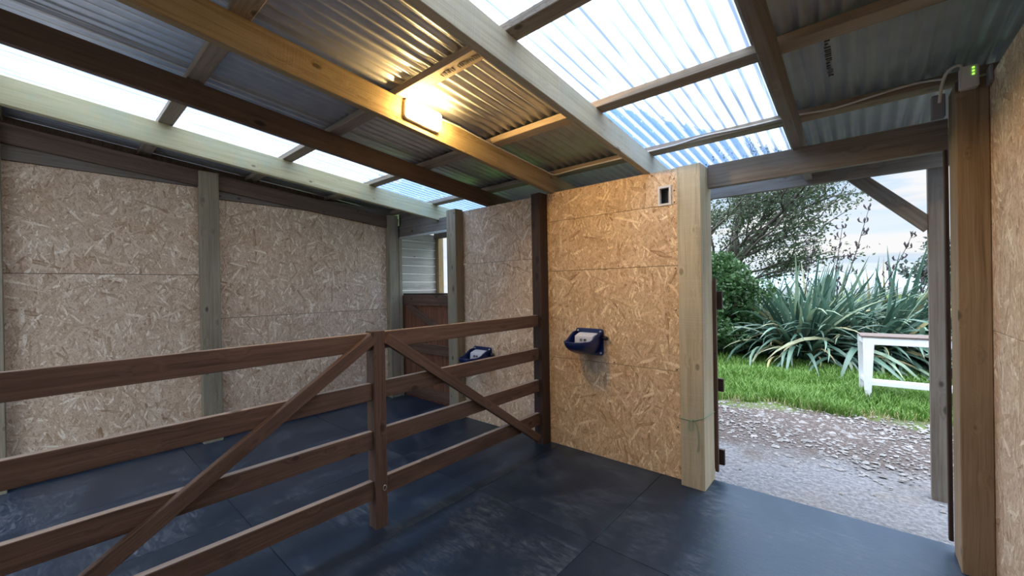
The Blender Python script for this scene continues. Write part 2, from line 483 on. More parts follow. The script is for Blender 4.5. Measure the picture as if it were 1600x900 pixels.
def box(name, x0, x1, y0, y1, z0, z1, mat, parent=None, bev=0.0, seg=1):
    c = Vector(((x0 + x1) / 2, (y0 + y1) / 2, (z0 + z1) / 2))
    v, f = box_verts(x0 - c.x, x1 - c.x, y0 - c.y, y1 - c.y, z0 - c.z, z1 - c.z)
    bm = bmesh.new()
    vs = [bm.verts.new(p) for p in v]
    for q in f:
        bm.faces.new([vs[i] for i in q])
    if bev:
        bmesh.ops.bevel(bm, geom=list(bm.edges), offset=bev, segments=seg, affect='EDGES')
    ob = link(name, bm_mesh(bm), mat, parent)
    ob.location = c - (parent.location if parent is not None else Vector((0, 0, 0)))
    return ob


def tube_mesh(pts, r, n=8, closed=False):
    pts = [Vector(p) for p in pts]
    rr = r if isinstance(r, (list, tuple)) else [r] * len(pts)
    v, f = [], []
    px = None
    for i, p in enumerate(pts):
        d = (pts[min(i + 1, len(pts) - 1)] - pts[max(i - 1, 0)])
        if closed:
            d = pts[(i + 1) % len(pts)] - pts[i - 1]
        d.normalize()
        a = px if px is not None else (Vector((0, 0, 1)) if abs(d.z) < 0.9 else Vector((1, 0, 0)))
        a = (a - d * a.dot(d)).normalized()
        px = a
        b = d.cross(a)
        for j in range(n):
            t = 2 * math.pi * j / n
            v.append(p + rr[i] * (math.cos(t) * a + math.sin(t) * b))
    m_ = len(pts)
    for i in range(m_ if closed else m_ - 1):
        i2 = (i + 1) % m_
        for j in range(n):
            f.append((i * n + j, i * n + (j + 1) % n, i2 * n + (j + 1) % n, i2 * n + j))
    if not closed:
        f.append(tuple(range(n - 1, -1, -1)))
        f.append(tuple((m_ - 1) * n + j for j in range(n)))
    return mesh_from(v, f, smooth=True)


def smooth_path(pts, sub=6):
    pts = [Vector(p) for p in pts]
    out = []
    for i in range(len(pts) - 1):
        p0, p1, p2, p3 = pts[max(i - 1, 0)], pts[i], pts[i + 1], pts[min(i + 2, len(pts) - 1)]
        for s in range(sub):
            t = s / sub
            out.append(0.5 * ((2 * p1) + (p2 - p0) * t + (2 * p0 - 5 * p1 + 4 * p2 - p3) * t * t + (3 * p1 - p0 - 3 * p2 + p3) * t ** 3))
    out.append(pts[-1])
    return out


SL = 0.09712
def rz(y, z0):
    return z0 + SL * (3.17 - y)


# ================================================================== SETTING
# ---- floor: rubber mats
floor = empty('floor', (0, 0, 0), kind='structure')
floor['label'] = 'black rubber matting covering the stable floor'
xs = [-5.06, -4.09, -3.13, -2.17, -1.21, -0.25, 0.71]
ys = [-1.5, -0.40, 0.84, 2.08, 3.33]
mat_cache = {}
for i in range(len(xs) - 2):
    for j in range(len(ys) - 1):
        g = 0.0016
        y1 = ys[j + 1] - (g if j < len(ys) - 2 else 0)
        box('rubber_mat', xs[i] + g, xs[i + 1 + (i == 4)] - g, ys[j] + g, y1, -0.03, 0.0 - random.uniform(0, 0.002), 'mat', floor, 0.001)
box('base_slab', -5.1, 0.75, -1.5, 3.32, -0.12, -0.031, 'ground', floor)

# ---- outside ground
gv, gf = [], []
NXg, NYg = 60, 50
gx_ = np.linspace(-16, 16, NXg)
gy_ = np.concatenate([np.linspace(3.32, 8, 30), np.linspace(8.4, 60, 20)])
for y in gy_:
    for x in gx_:
        gv.append((x, y, -0.035 + 0.012 * math.sin(x * 3.1 + y * 2.3) * math.sin(y * 1.9 - x) * min(1, max(0, (y - 3.6) * 0.8))))
for j in range(NYg - 1):
    for i in range(NXg - 1):
        a = j * NXg + i
        gf.append((a, a + 1, a + NXg + 1, a + NXg))
for (x0, x1, y0, y1) in ((-16, 16, -30, -1.5), (-16, -5.15, -1.5, 3.32), (0.75, 16, -1.5, 3.32)):
    b_ = len(gv)
    gv += [(x0, y0, -0.035), (x1, y0, -0.035), (x1, y1, -0.035), (x0, y1, -0.035)]
    gf.append((b_, b_ + 1, b_ + 2, b_ + 3))
gr = link('ground', mesh_from(gv, gf, smooth=True), 'ground')
gr['kind'] = 'structure'
gr['label'] = 'grey gravel track and brown earth outside the open doorway'

# ---- raised far strip standing in for the sea on the horizon
rv, rf = [], []
for i in range(41):
    x = -300 + i * 15
    h = 6.9 + 0.25 * math.sin(i * 0.7)
    rv += [(x, 285, -2), (x, 300, h), (x, 330, h), (x, 340, -2)]
for i in range(40):
    for q in range(3):
        rf.append((i * 4 + q, i * 4 + q + 1, (i + 1) * 4 + q + 1, (i + 1) * 4 + q))
rd = link('far_sea', mesh_from(rv, rf, smooth=True), 'sea_band')
rd['kind'] = 'structure'
rd['label'] = 'hazy blue-grey strip standing in for the sea on the horizon behind the flax'


# ---- OSB panels
def osb_panel(parent, x0, x1, y0, y1, z0, z1, mat):
    return box('strand_board_panel', x0, x1, y0, y1, z0, z1, mat, parent, 0.0018)


wl = empty('wall_left', kind='structure')
wl['label'] = 'strand board wall along the far left stall'
for (y0, y1, zz) in ((-1.5, -0.285, (0.03, 1.674, 2.55)), (-0.28, 1.078, (0.03, 1.674, 2.55)), (1.082, 3.14, (0.03, 1.226, 2.455))):
    for a, b in zip(zz[:-1], zz[1:]):
        osb_panel(wl, -5.016, -5.0, y0, y1, a + 0.002, b - 0.002, 'osb')
bar('wall_plate', (-5.0, -1.5, 2.62), (-5.0, 1.08, 2.62), 0.035, 0.14, 'weathered', wl)
bar('wall_plate', (-5.0, 1.08, 2.53), (-5.0, 3.2, 2.53), 0.035, 0.15, 'weathered', wl)
def gable(x0, x1, parent):
    me = mesh_from([(x, y, z) for x in (x0, x1) for y, z in ((-1.5, -0.05), (3.32, -0.05), (3.32, rz(3.32, 2.597)), (-1.5, rz(-1.5, 2.597)))],
                   [(0, 1, 2, 3), (7, 6, 5, 4), (0, 4, 5, 1), (1, 5, 6, 2), (2, 6, 7, 3), (3, 7, 4, 0)])
    return link('cladding', me, 'rafter_dark', parent)
SL = 0.09712
def rz(y, z0):
    return z0 + SL * (3.17 - y)
gable(-5.15, -5.12, wl)

wf = empty('wall_front', kind='structure')
wf['label'] = 'strand board front wall carrying the two blue drinking bowls'
# stall nearest the doorway
osb_panel(wf, -2.33, -1.037, 3.17, 3.186, 0.0, 0.824, 'osb_stain')
osb_panel(wf, -2.33, -1.037, 3.17, 3.186, 0.827, 1.641, 'osb_stain')
osb_panel(wf, -2.33, -1.037, 3.17, 3.186, 1.644, 2.115, 'osb_front')
# top strip with the cut-out for the switch box
NX0, NX1, NZ0, NZ1 = -1.200, -1.105, 2.118, 2.262
cx, cz = -1.66, 2.25
gx4, gz3 = [-2.33, NX0, NX1, -1.037], [2.118, NZ1, 2.39]
v, f = [], []
idn = {}
for yy in (-0.008, 0.008):
    for i, x in enumerate(gx4):
        for j, z in enumerate(gz3):
            idn[(yy, i, j)] = len(v)
            v.append((x - cx, yy, z - cz))
cells = [(0, 0), (0, 1), (1, 1), (2, 0), (2, 1)]
for (i, j) in cells:
    for yy in (-0.008, 0.008):
        q = [idn[(yy, i, j)], idn[(yy, i + 1, j)], idn[(yy, i + 1, j + 1)], idn[(yy, i, j + 1)]]
        f.append(q if yy < 0 else q[::-1])
for (i0, j0, i1, j1) in ((0, 0, 1, 0), (2, 0, 3, 0), (1, 0, 1, 1), (2, 0, 2, 1), (1, 1, 2, 1), (0, 2, 1, 2), (1, 2, 2, 2), (2, 2, 3, 2), (0, 0, 0, 1), (0, 1, 0, 2), (3, 0, 3, 1), (3, 1, 3, 2)):
    f.append((idn[(-0.008, i0, j0)], idn[(-0.008, i1, j1)], idn[(0.008, i1, j1)], idn[(0.008, i0, j0)]))
bm = bmesh.new()
bm.from_mesh(mesh_from(v, f))
link('strand_board_panel', bm_mesh(bm), 'osb_front', wf, (cx, 3.178, cz))
# far stall
osb_panel(wf, -3.60, -2.335, 3.17, 3.186, 0.0, 1.772, 'osb')
osb_panel(wf, -3.60, -2.335, 3.17, 3.186, 1.775, 2.385, 'osb')
box('cladding', -3.6, -1.04, 3.33, 3.355, -0.03, 2.37, 'stain', wf)
bar('wall_plate', (-3.62, 3.275, 2.30), (-1.037, 3.275, 2.30), 0.06, 0.16, 'weathered', wf)

wr = empty('wall_right', kind='structure')
wr['label'] = 'strand board wall close beside the camera on the right'
for (y0, y1) in ((-1.5, 0.62), (0.622, 3.06)):
    osb_panel(wr, 0.487, 0.503, y0, y1, 0.0, 1.244, 'osb')
    osb_panel(wr, 0.487, 0.503, y0, y1, 1.247, 2.489, 'osb')
gable(0.66, 0.69, wr)
wb = empty('wall_back', kind='structure')  # unseen; wall stops short so sky light enters at the left stall
wb['label'] = 'unseen strand board wall behind the camera, left stall opened to admit light'
for i in range(3):
    osb_panel(wb, -2.30 + i * 0.93, -1.372 + i * 0.93, -1.52, -1.504, 0.0, 3.055, 'osb')

# ---- ceiling: corrugated sheets and purlins
ceil = empty('ceiling', kind='structure')
ceil['label'] = 'sloping corrugated roof with clear and steel sheets on purlins'
PITCHC, AMP = 0.076, 0.0100


def sheet(name, x0, x1, mat, lift, solid=True):
    n = int(round((x1 - x0) / PITCHC * 8))
    Y0, Y1 = -1.55, 4.10
    zb = 2.602 + AMP + lift
    v, f = [], []
    cxm = (x0 + x1) / 2
    for layer in ((0.0, 0.0009) if solid else (0.0,)):
        for Y in (Y0, Y1):
            for i in range(n + 1):
                x = x0 + (x1 - x0) * i / n
                v.append((x - cxm, Y, rz(Y, zb) + layer + AMP * math.cos(2 * math.pi * x / PITCHC)))
    N = n + 1
    for i in range(n):
        f.append((i, N + i, N + i + 1, i + 1))
        if solid:
            f.append((2 * N + i, 2 * N + i + 1, 3 * N + i + 1, 3 * N + i))
            f.append((i, i + 1, 2 * N + i + 1, 2 * N + i))
            f.append((N + i, 3 * N + i, 3 * N + i + 1, N + i + 1))
    if solid:
        f.append((0, 2 * N, 3 * N, N))
        f.append((n, N + n, 3 * N + n, 2 * N + n))
    me = mesh_from(v, f, smooth=True)
    return link(name, me, mat, ceil, (cxm, 0, 0))


for (x0, x1, lift) in ((-5.95, -4.26, 0), (-3.50, -2.25, 0), (-2.28, -1.335, 0.0015), (-0.405, 0.74, 0)):
    sheet('steel_roof_sheet', x0, x1, 'metal', lift)['label'] = 'corrugated galvanised steel roof sheet'
for (x0, x1) in ((-4.30, -3.46), (-1.37, -0.385)):
    sheet('clear_roof_sheet', x0, x1, 'clear', 0.003, False)['label'] = 'corrugated clear plastic roof sheet'
PUR = [-1.13, -0.25, 0.62, 1.495, 2.36, 3.215, 4.03]
for y in PUR:
    zc = rz(y, 2.577)
    bar('purlin', (-5.9, y, zc), (0.72, y, zc), 0.09, 0.048, 'purlin', ceil, (0, -SL * -1, 1))
# printed grade stamps on the lamp-lit purlin (dark strokes)
sv, sf = [], []
def stroke(x0, x1, y0, y1, zf):
    b = len(sv)
    v_, f_ = box_verts(x0, x1, y0, y1, zf - 0.0006, zf + 0.001)
    sv.extend(v_)
    sf.extend([tuple(b + q for q in ff) for ff in f_])
r2 = random.Random(3)
x = -1.80
zst = rz(1.50, 2.552)
while x < -1.33:
    if not (-1.70 < x < -1.665):
        wd = r2.choice((0.004, 0.006, 0.009))
        stroke(x, x + wd, 1.482 if r2.random() < .7 else 1.488, 1.522 if r2.random() < .7 else 1.514, zst)
    x += r2.uniform(0.011, 0.019)
link('grade_stamp', mesh_from(sv, sf), 'dark_mark', ceil)['label'] = 'dark printed grade stamp on the lamp-lit purlin'

sv, sf = [], []
xt = -0.114
y = 2.46
while y < 2.86:
    d_ = r2.choice((0.008, 0.014, 0.02))
    zf = rz(y, 2.602) + 0.0001
    stroke(xt - r2.choice((0.010, 0.014)), xt + r2.choice((0.004, 0.012)), y, y + d_, zf - 0.0004)
    y += d_ + r2.uniform(0.006, 0.016)
link('sheet_print', mesh_from(sv, sf), 'dark_mark', ceil)['label'] = 'dark smudged print on the steel sheet right of the clear panels'

# ---- rafters (one timber each)
def rafter(x0, x1, zlo, zhi, mat, label, yend=3.98):
    h = zhi - zlo
    y0 = -1.5
    ob = bar('roof_rafter', ((x0 + x1) / 2, y0, rz(y0, (zlo + zhi) / 2)), ((x0 + x1) / 2, yend, rz(yend, (zlo + zhi) / 2)), x1 - x0, h, mat)
    return tag(ob, label, 'rafter')


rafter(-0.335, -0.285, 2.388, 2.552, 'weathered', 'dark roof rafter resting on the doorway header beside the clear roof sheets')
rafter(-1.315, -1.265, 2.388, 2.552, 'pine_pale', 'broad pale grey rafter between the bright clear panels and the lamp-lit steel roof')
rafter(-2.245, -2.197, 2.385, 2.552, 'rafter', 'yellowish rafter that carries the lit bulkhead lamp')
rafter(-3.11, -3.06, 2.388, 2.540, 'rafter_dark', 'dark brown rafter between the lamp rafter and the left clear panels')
rafter(-4.08, -4.03, 2.372, 2.552, 'pine_greenish', 'pale greenish rafter along the lower edge of the left clear panels')
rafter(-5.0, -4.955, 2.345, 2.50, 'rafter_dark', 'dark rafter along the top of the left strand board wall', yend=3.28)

# ---- posts and headers
tag(post('timber_post', -1.035, -0.868, 3.09, 3.355, 0, 2.372, 'pine_pale'), 'thick pale square post at the left of the open doorway, green twine around it', 'post')
tag(post('timber_post', -2.385, -2.28, 3.05, 3.169, 0, 2.384, 'stain_dark'), 'dark brown post where the rail partition meets the front wall', 'post')
tag(post('timber_post', 0.372, 0.486, 3.04, 3.26, 0, 2.50, 'post_brown'), 'brown timber post at the right of the open doorway, junction box on top', 'post')
tag(post('timber_post', -4.999, -4.915, 1.0, 1.16, 0, 2.70, 'pine'), 'green-tinged post dividing the left strand board wall', 'post')
tag(post('timber_post', -4.999, -4.915, -0.37, -0.215, 0, 2.80, 'pine'), 'timber post at the far left edge of the left wall', 'post')
tag(post('timber_post', -4.998, -4.90, 3.10, 3.24, 0, 2.52, 'pine'), 'corner post between the left wall and the far half door', 'post')
tag(post('timber_post', -3.635, -3.478, 3.05, 3.165, 0, 2.40, 'pine'), 'pale post between the far half door and the far strand board', 'post')
tag(post('door_jamb', -4.955, -4.895, 3.245, 3.295, 0, 2.21, 'pine'), 'narrow timber jamb at the left of the far half door', 'jamb')

hd = bar('doorway_header', (-0.866, 3.295, 2.303), (0.371, 3.295, 2.303), 0.05, 0.172, 'weathered')
tag(hd, 'weathered beam across the top of the open doorway', 'beam')
hd = bar('doorway_header', (-4.96, 3.295, 2.303), (-3.637, 3.295, 2.303), 0.05, 0.172, 'weathered')
tag(hd, 'beam over the far half door', 'beam')
tag(bar('soffit_board', (-4.96, 3.31, 2.475), (-4.10, 3.31, 2.475), 0.025, 0.166, 'weathered'), 'shaded board above the beam over the far half door', 'board')
hd2 = bar('head_strip', (-4.895, 3.262, 2.212), (-3.637, 3.262, 2.212), 0.016, 0.03, 'plank_grey')
tag(hd2, 'pale strip under the beam over the far half door', 'trim')
tag(bar('porch_beam', (-5.05, 4.005, 2.367), (0.60, 4.005, 2.367), 0.045, 0.194, 'weathered'), 'outer eave beam seen beneath the doorway header', 'beam')
tag(post('porch_post', 0.357, 0.437, 4.03, 4.11, -0.06, 2.42, 'weathered'), 'weathered post standing outside the doorway on gravel', 'post')
tag(bar('porch_brace', (-0.055, 4.062, 2.325), (0.372, 4.062, 1.87), 0.05, 0.095, 'weathered', None, (0, 0, 1)), 'slanting brace between the outside post and the eave beam', 'brace')

# ---- far half door (closed)
d2 = empty('door_2', (-4.95, 3.33, 0), kind='structure')
d2['label'] = 'closed brown half door of boards in the far corner'
nb = 12
for i in range(nb):
    x0 = -4.99 + i * (1.37 / nb)
    box('door_board', x0 + 0.002, x0 + 1.37 / nb - 0.002, 3.33, 3.352, -0.02, 1.41, 'door_board', d2, 0.003)
for (z0, z1) in ((1.27, 1.41), (0.63, 0.76), (0.03, 0.17)):
    bar('ledge', (-4.89, 3.317, (z0 + z1) / 2), (-3.62, 3.317, (z0 + z1) / 2), 0.024, z1 - z0, 'stain', d2)
bar('door_brace', (-4.80, 3.317, 1.265), (-3.72, 3.317, 0.77), 0.022, 0.10, 'stain', d2)
bar('door_brace', (-3.75, 3.317, 0.21), (-4.80, 3.317, 0.62), 0.022, 0.10, 'stain', d2)
box('top_cap', -4.895, -3.61, 3.30, 3.36, 1.412, 1.436, 'stain_dark', d2, 0.003)
# ---- near door, folded back flat against the outside wall
d1 = empty('door_1', (-0.86, 3.40, 0), kind='structure')
d1['label'] = 'open half door folded back outside, only its dark edge showing'
for i in range(11):
    x0 = -2.06 + i * 0.11
    box('door_board', x0 + 0.002, x0 + 0.108, 3.385, 3.41, 0.06, 1.52, 'door_board' if i < 10 else 'stain', d1, 0.003)
for (z0, z1) in ((1.30, 1.44), (0.66, 0.76), (0.09, 0.21)):
    bar('ledge', (-2.06, 3.4255, (z0 + z1) / 2), (-0.815, 3.4255, (z0 + z1) / 2), 0.029, z1 - z0, 'stain_dark', d1)
box('hinge_strip', -0.868, -0.845, 3.36, 3.384, 0.05, 1.54, 'stain', d1)
# ---- dark jamb strip of the doorway's right side
tr = post('trim_1', 0.352, 0.371, 3.262, 3.30, 0.05, 2.215, 'stain_dark')
tr['kind'] = 'structure'
tr['label'] = 'dark red-brown stop strip on the right jamb of the doorway'

# ---- boarded end of the porch seen over the far half door
pw = empty('porch_screen', (-5.08, 3.70, -0.03), 'pale plank screen wall seen above the far half door', 'screen')
z = 0.0
while z < 2.3:
    bar('plank', (-5.086, 3.36, z + 0.0615), (-5.086, 4.03, z + 0.0615), 0.028, 0.119, 'plank_grey', pw)
    z += 0.123
post('screen_post', -5.07, -4.99, 4.02, 4.12, -0.05, 2.32, 'rafter', pw)

# ================================================================== RAIL PARTITION
fn = empty('rail_partition', (-2.34, 1.365, 0), 'dark brown stained rail fence dividing the two stalls', 'fence')
FX = -2.338
def paint_lit_top(ob):  # lighter upward faces imitate skylight falling on the rails
    ob.data.materials.append(MT['toplit'])
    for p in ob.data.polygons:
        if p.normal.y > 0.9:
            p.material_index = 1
for zt, hh in ((1.226, 0.108), (0.912, 0.108), (0.612, 0.110), (0.300, 0.115)):
    paint_lit_top(bar('rail', (FX, -1.48, zt - hh / 2), (FX, 1.322, zt - hh / 2), 0.042, hh, 'stain', fn))
    paint_lit_top(bar('rail', (FX, 1.412, zt - hh / 2 + 0.003), (FX, 3.046, zt - hh / 2 + 0.003), 0.042, hh, 'stain', fn))
post('fence_post', -2.385, -2.296, 1.325, 1.409, 0, 1.236, 'stain', fn)
bar('diagonal_brace', (-2.297, 1.318, 1.195), (-2.297, -0.42, -0.012 + 0.06), 0.040, 0.068, 'stain', fn, (0, 0, 1))
bar('diagonal_brace', (-2.297, 1.42, 1.185), (-2.297, 2.985, 0.085), 0.040, 0.068, 'stain', fn, (0, 0, 1))
ring = [(-2.294 + 0.002, 1.385 + 0.012 * math.cos(t), 0.245 + 0.016 * math.sin(t)) for t in np.linspace(0, 2 * math.pi, 15)[:-1]]
st = link('wire_staple', tube_mesh([Vector(p) - fn.location for p in ring], 0.002, 6, True), 'bolt', fn)
st['label'] = 'small wire loop near the foot of the fence post'

# ================================================================== DRINKING BOWLS
def bowl(loc, label):
    root = empty('drinking_bowl', loc, label, 'drinking bowl', None)
    # basin, local: wall plane y=0, basin reaches -y; z 0 = plate bottom
    A, B, H = 0.128, 0.30, 0.205
    n, mrow = 26, 9
    v, f = [], []
    def rim(ph):
        c_, s_ = math.cos(ph), math.sin(ph)
        x = A * math.copysign(abs(c_) ** 0.62, c_)
        y = -0.012 - B * abs(s_) ** 0.72
        u = min(1, max(0, (abs(y) - 0.03) / (B * 0.62)))
        u = u * u * (3 - 2 * u)
        return x, y, H * (1 - 0.34 * u)
    for j in range(mrow):
        t = j / (mrow - 1)
        s = math.cos(t * math.pi / 2) ** 0.42 if t < 1 else 0.0
        s = max(s, 0.02)
        for i in range(n):
            x, y, z = rim(math.pi * i / (n - 1))
            v.append((x * (0.35 + 0.65 * s), -0.012 + (y + 0.012) * s, 0.012 + (z - 0.012) * (1 - t ** 1.0 * 0.98) if t > 0 else z))
    for j in range(mrow - 1):
        for i in range(n - 1):
            f.append((j * n + i, j * n + i + 1, (j + 1) * n + i + 1, (j + 1) * n + i))
    me = mesh_from(v, f, smooth=True)
    ob = link('basin', me, 'blue', root)
    md = ob.modifiers.new('wall', 'SOLIDIFY')
    md.thickness = 0.009
    md.offset = 0
    # rolled rim lip
    link('rim', tube_mesh([rim(math.pi * i / 29) for i in range(30)], 0.0085, 8), 'blue', root)
    # back plate
    bm = bmesh.new()
    W, Hh, R = 0.137, 0.232, 0.025
    pts = []
    for (cx_, cz_, a0) in ((W - R, Hh - R, 0), (-W + R, Hh - R, 90), (-W + R, R, 180), (W - R, R, 270)):
        for q in range(6):
            t = math.radians(a0 + q * 18)
            pts.append((cx_ + R * math.cos(t), cz_ + R * math.sin(t)))
    fa = [bm.verts.new((x, -0.014, z)) for x, z in pts]
    fb = [bm.verts.new((x, -0.001, z)) for x, z in pts]
    bm.faces.new(fa)
    bm.faces.new(fb[::-1])
    for i in range(len(pts)):
        j = (i + 1) % len(pts)
        bm.faces.new((fa[i], fb[i], fb[j], fa[j]))
    link('back_plate', bm_mesh(bm), 'blue', root)
    # valve cover: wedge with sloping top
    prof = [(-0.017, 0.196), (-0.050, 0.192), (-0.112, 0.172), (-0.120, 0.10), (-0.120, 0.045), (-0.017, 0.045)]
    bm = bmesh.new()
    hw = 0.090
    L_ = [bm.verts.new((-hw + (0.02 if p[1] < 0.1 else 0), *p)) for p in prof]
    R_ = [bm.verts.new((hw - (0.02 if p[1] < 0.1 else 0), *p)) for p in prof]
    bm.faces.new(L_)
    bm.faces.new(R_[::-1])
    for i in range(len(prof)):
        j = (i + 1) % len(prof)
        bm.faces.new((L_[i], R_[i], R_[j], L_[j]))
    bmesh.ops.bevel(bm, geom=list(bm.edges), offset=0.004, segments=2, affect='EDGES')
    cv = link('valve_cover', bm_mesh(bm), 'cover', root)
    cv['label'] = 'pale grey valve cover'
    # little embossed warning marks on the cover's front
    mv, mf = [], []
    def mk(x0, x1, z0, z1):
        b = len(mv)
        q, ff = box_verts(x0, x1, -0.1205, -0.112, z0, z1)
        mv.extend(q)
        mf.extend([tuple(b + w_ for w_ in fc) for fc in ff])
    for (ox) in (-0.020, 0.018):
        mk(ox - 0.011, ox - 0.008, 0.125, 0.148)
        mk(ox + 0.006, ox + 0.009, 0.125, 0.148)
        mk(ox - 0.011, ox + 0.009, 0.135, 0.138)
        mk(ox - 0.013, ox + 0.011, 0.146, 0.149)
    link('cover_print', mesh_from(mv, mf), 'dark_mark', cv)
    bm = bmesh.new()
    bmesh.ops.create_uvsphere(bm, u_segments=10, v_segments=6, radius=0.0105)
    for v_ in bm.verts:
        v_.co.y *= 0.7
    bme = bm_mesh(bm, smooth=True)
    for (x, z) in ((-0.113, 0.208), (0.113, 0.208), (0.113, 0.022), (-0.113, 0.022)):
        link('bolt', bme, 'bolt', root, (x, -0.016, z))
    tp = link('water_inlet', tube_mesh([(0.120, -0.03, 0.165), (0.150, -0.03, 0.160), (0.152, -0.03, 0.160), (0.178, -0.03, 0.155), (0.180, -0.03, 0.155), (0.192, -0.03, 0.153)],
                                       [0.010, 0.010, 0.019, 0.019, 0.012, 0.010], 10), 'black', root)
    tp['label'] = 'black hose connector'
    return root


bowl((-1.835, 3.169, 0.888), 'blue drinking bowl on the front wall beside the doorway, nearer to the camera')
bowl((-3.185, 3.169, 0.612), 'blue drinking bowl in the far stall, half hidden behind the rails')

# ================================================================== LAMP
lamp = empty('bulkhead_lamp', (-2.196, 1.645, 2.640), 'lit white bulkhead lamp glowing warm on the yellowish rafter', 'lamp')
def rrect(hy, hz, r, n=5):
    o_ = []
    for (cy, cz, a0) in ((hy - r, hz - r, 0), (-hy + r, hz - r, 90), (-hy + r, -hz + r, 180), (hy - r, -hz + r, 270)):
        for q in range(n + 1):
            t = math.radians(a0 + q * 90 / n)
            o_.append((cy + r * math.cos(t), cz + r * math.sin(t)))
    return o_
def loft(rings):
    v, f = [], []
    n = len(rings[0][1])
    for x, rg in rings:
        v += [(x, a, b) for a, b in rg]
    for j in range(len(rings) - 1):
        for i in range(n):
            f.append((j * n + i, j * n + (i + 1) % n, (j + 1) * n + (i + 1) % n, (j + 1) * n + i))
    f.append(tuple(range(n - 1, -1, -1)))
    f.append(tuple((len(rings) - 1) * n + i for i in range(n)))
    bm = bmesh.new()
    bm.from_mesh(mesh_from(v, f))
    return bm_mesh(bm)
link('lamp_base', loft([(0.0, rrect(0.140, 0.066, 0.022)), (0.022, rrect(0.140, 0.066, 0.022)), (0.026, rrect(0.136, 0.062, 0.02))]), 'lampbase', lamp)
tilt = link('diffuser', loft([(0.026, rrect(0.130, 0.056, 0.02)), (0.050, rrect(0.128, 0.054, 0.02)), (0.062, rrect(0.116, 0.044, 0.02))]), 'lampglow', lamp)
tilt['label'] = 'glowing diffuser'
lamp.rotation_euler = (-math.atan(SL), 0, 0)

# ================================================================== CABLE AND BOXES
pts = [(-2.187, 1.79, 2.672), (-2.190, 1.98, 2.664), (-2.188, 2.19, 2.637), (-2.190, 2.454, 2.613), (-2.188, 2.77, 2.584), (-2.188, 3.03, 2.562), (-2.18, 3.13, 2.548),
       (-2.13, 3.162, 2.553), (-1.92, 3.162, 2.560), (-1.62, 3.162, 2.560), (-1.35, 3.162, 2.562), (-1.07, 3.162, 2.562), (-0.857, 3.162, 2.578), (-0.58, 3.162, 2.568),
       (-0.317, 3.160, 2.568), (-0.12, 3.158, 2.556), (0.07, 3.156, 2.572), (0.204, 3.150, 2.582), (0.285, 3.130, 2.572), (0.335, 3.05, 2.535)]
cb = link('lamp_cable', tube_mesh(smooth_path(pts, 5), 0.0062, 6), 'cable')
tag(cb, 'pale cable clipped from the lamp along rafter and purlin to the corner box', 'cable')
cl_me = tube_mesh([(0, -0.0085, -0.006), (0, -0.007, 0.004), (0, 0, 0.009), (0, 0.007, 0.004), (0, 0.0085, -0.006)], 0.0035, 5)
for p in (pts[1], pts[2], pts[3], pts[4], pts[5], pts[9], pts[14]):
    link('cable_clip', cl_me, 'box', cb, p)
t = empty('junction_box', (0.414, 3.0, 2.445), 'off-white box with green lights on top of the right doorway post', 'junction box')
box('box_body', 0.382, 0.446, 2.985, 3.038, 2.445, 2.552, 'box', t, 0.005, 2)
for q in range(3):
    link('status_light', mesh_from(*box_verts(-0.004, 0.004, -0.002, 0.002, -0.0035, 0.0035)), 'led', t, (0.012, -0.017, 0.060 + q * 0.0155))
tag(link('lead', tube_mesh(smooth_path([(0.318, 3.06, 2.42), (0.325, 3.04, 2.50), (0.345, 3.02, 2.56), (0.384, 3.01, 2.572), (0.392, 3.01, 2.545)], 6), 0.007, 6), 'cable'),
    'short grey lead curving up into the corner junction box', 'cable')
tag(box('switch_box', 0.300, 0.352, 3.17, 3.22, 2.378, 2.50, 'greybox', None, 0.004), 'grey box behind the right doorway post top under the roof', 'electrical box')
tag(box('socket_box', 0.472, 0.4865, 2.95, 3.03, 2.44, 2.52, 'greybox', None, 0.004), 'small grey box high in the right corner by the strand board', 'electrical box')
# recessed back box in the strand board
rb = empty('recessed_box', (-1.152, 3.175, 2.19), 'open recessed box cut into the strand board beside the thick post', 'electrical box')
fw_ = 0.012
for (x0, x1, z0, z1) in ((NX0 - 0.004, NX0 + fw_, NZ0 - 0.004, NZ1 + 0.004), (NX1 - fw_, NX1 + 0.004, NZ0 - 0.004, NZ1 + 0.004), (NX0 + fw_, NX1 - fw_, NZ1 - fw_, NZ1 + 0.004), (NX0 + fw_, NX1 - fw_, NZ0 - 0.004, NZ0 + fw_)):
    box('frame_strip', x0, x1, 3.160, 3.196, z0, z1, 'box', rb)
box('back_panel', NX0, NX1, 3.228, 3.232, NZ0, NZ1, 'black', rb)
box('conductor_plate', -1.143, -1.118, 3.215, 3.227, NZ0 + 0.012, NZ1 - 0.03, 'greybox', rb)

# twine round the thick post
tw = []
X0, X1, Y0_, Y1_ = -1.038, -0.865, 3.087, 3.358
zz = 0.50
for (x, y) in ((X0, Y0_), (-0.95, Y0_), (X1, Y0_), (X1, 3.22), (X1, Y1_), (-0.95, Y1_), (X0, Y1_), (X0, 3.2)):
    tw.append((x, y, zz + 0.012 * math.sin(x * 30 + y * 7) + (0.02 if x == X1 else 0)))
bm_t = tube_mesh(tw, 0.0028, 5, True)
t = empty('baling_twine', (-0.95, 3.087, 0.50), 'green twine tied around the thick doorway post', 'twine')
link('twine_band', bm_t, 'twine', t, -t.location)
lp = smooth_path([(-0.955, 3.083, 0.505), (-0.975, 3.080, 0.46), (-0.965, 3.080, 0.425), (-0.945, 3.080, 0.44), (-0.945, 3.082, 0.505), (-0.93, 3.080, 0.50), (-0.91, 3.081, 0.44), (-0.905, 3.081, 0.36), (-0.915, 3.082, 0.28)], 5)
link('loose_loop', tube_mesh(lp, 0.0024, 5), 'twine', t, -t.location)

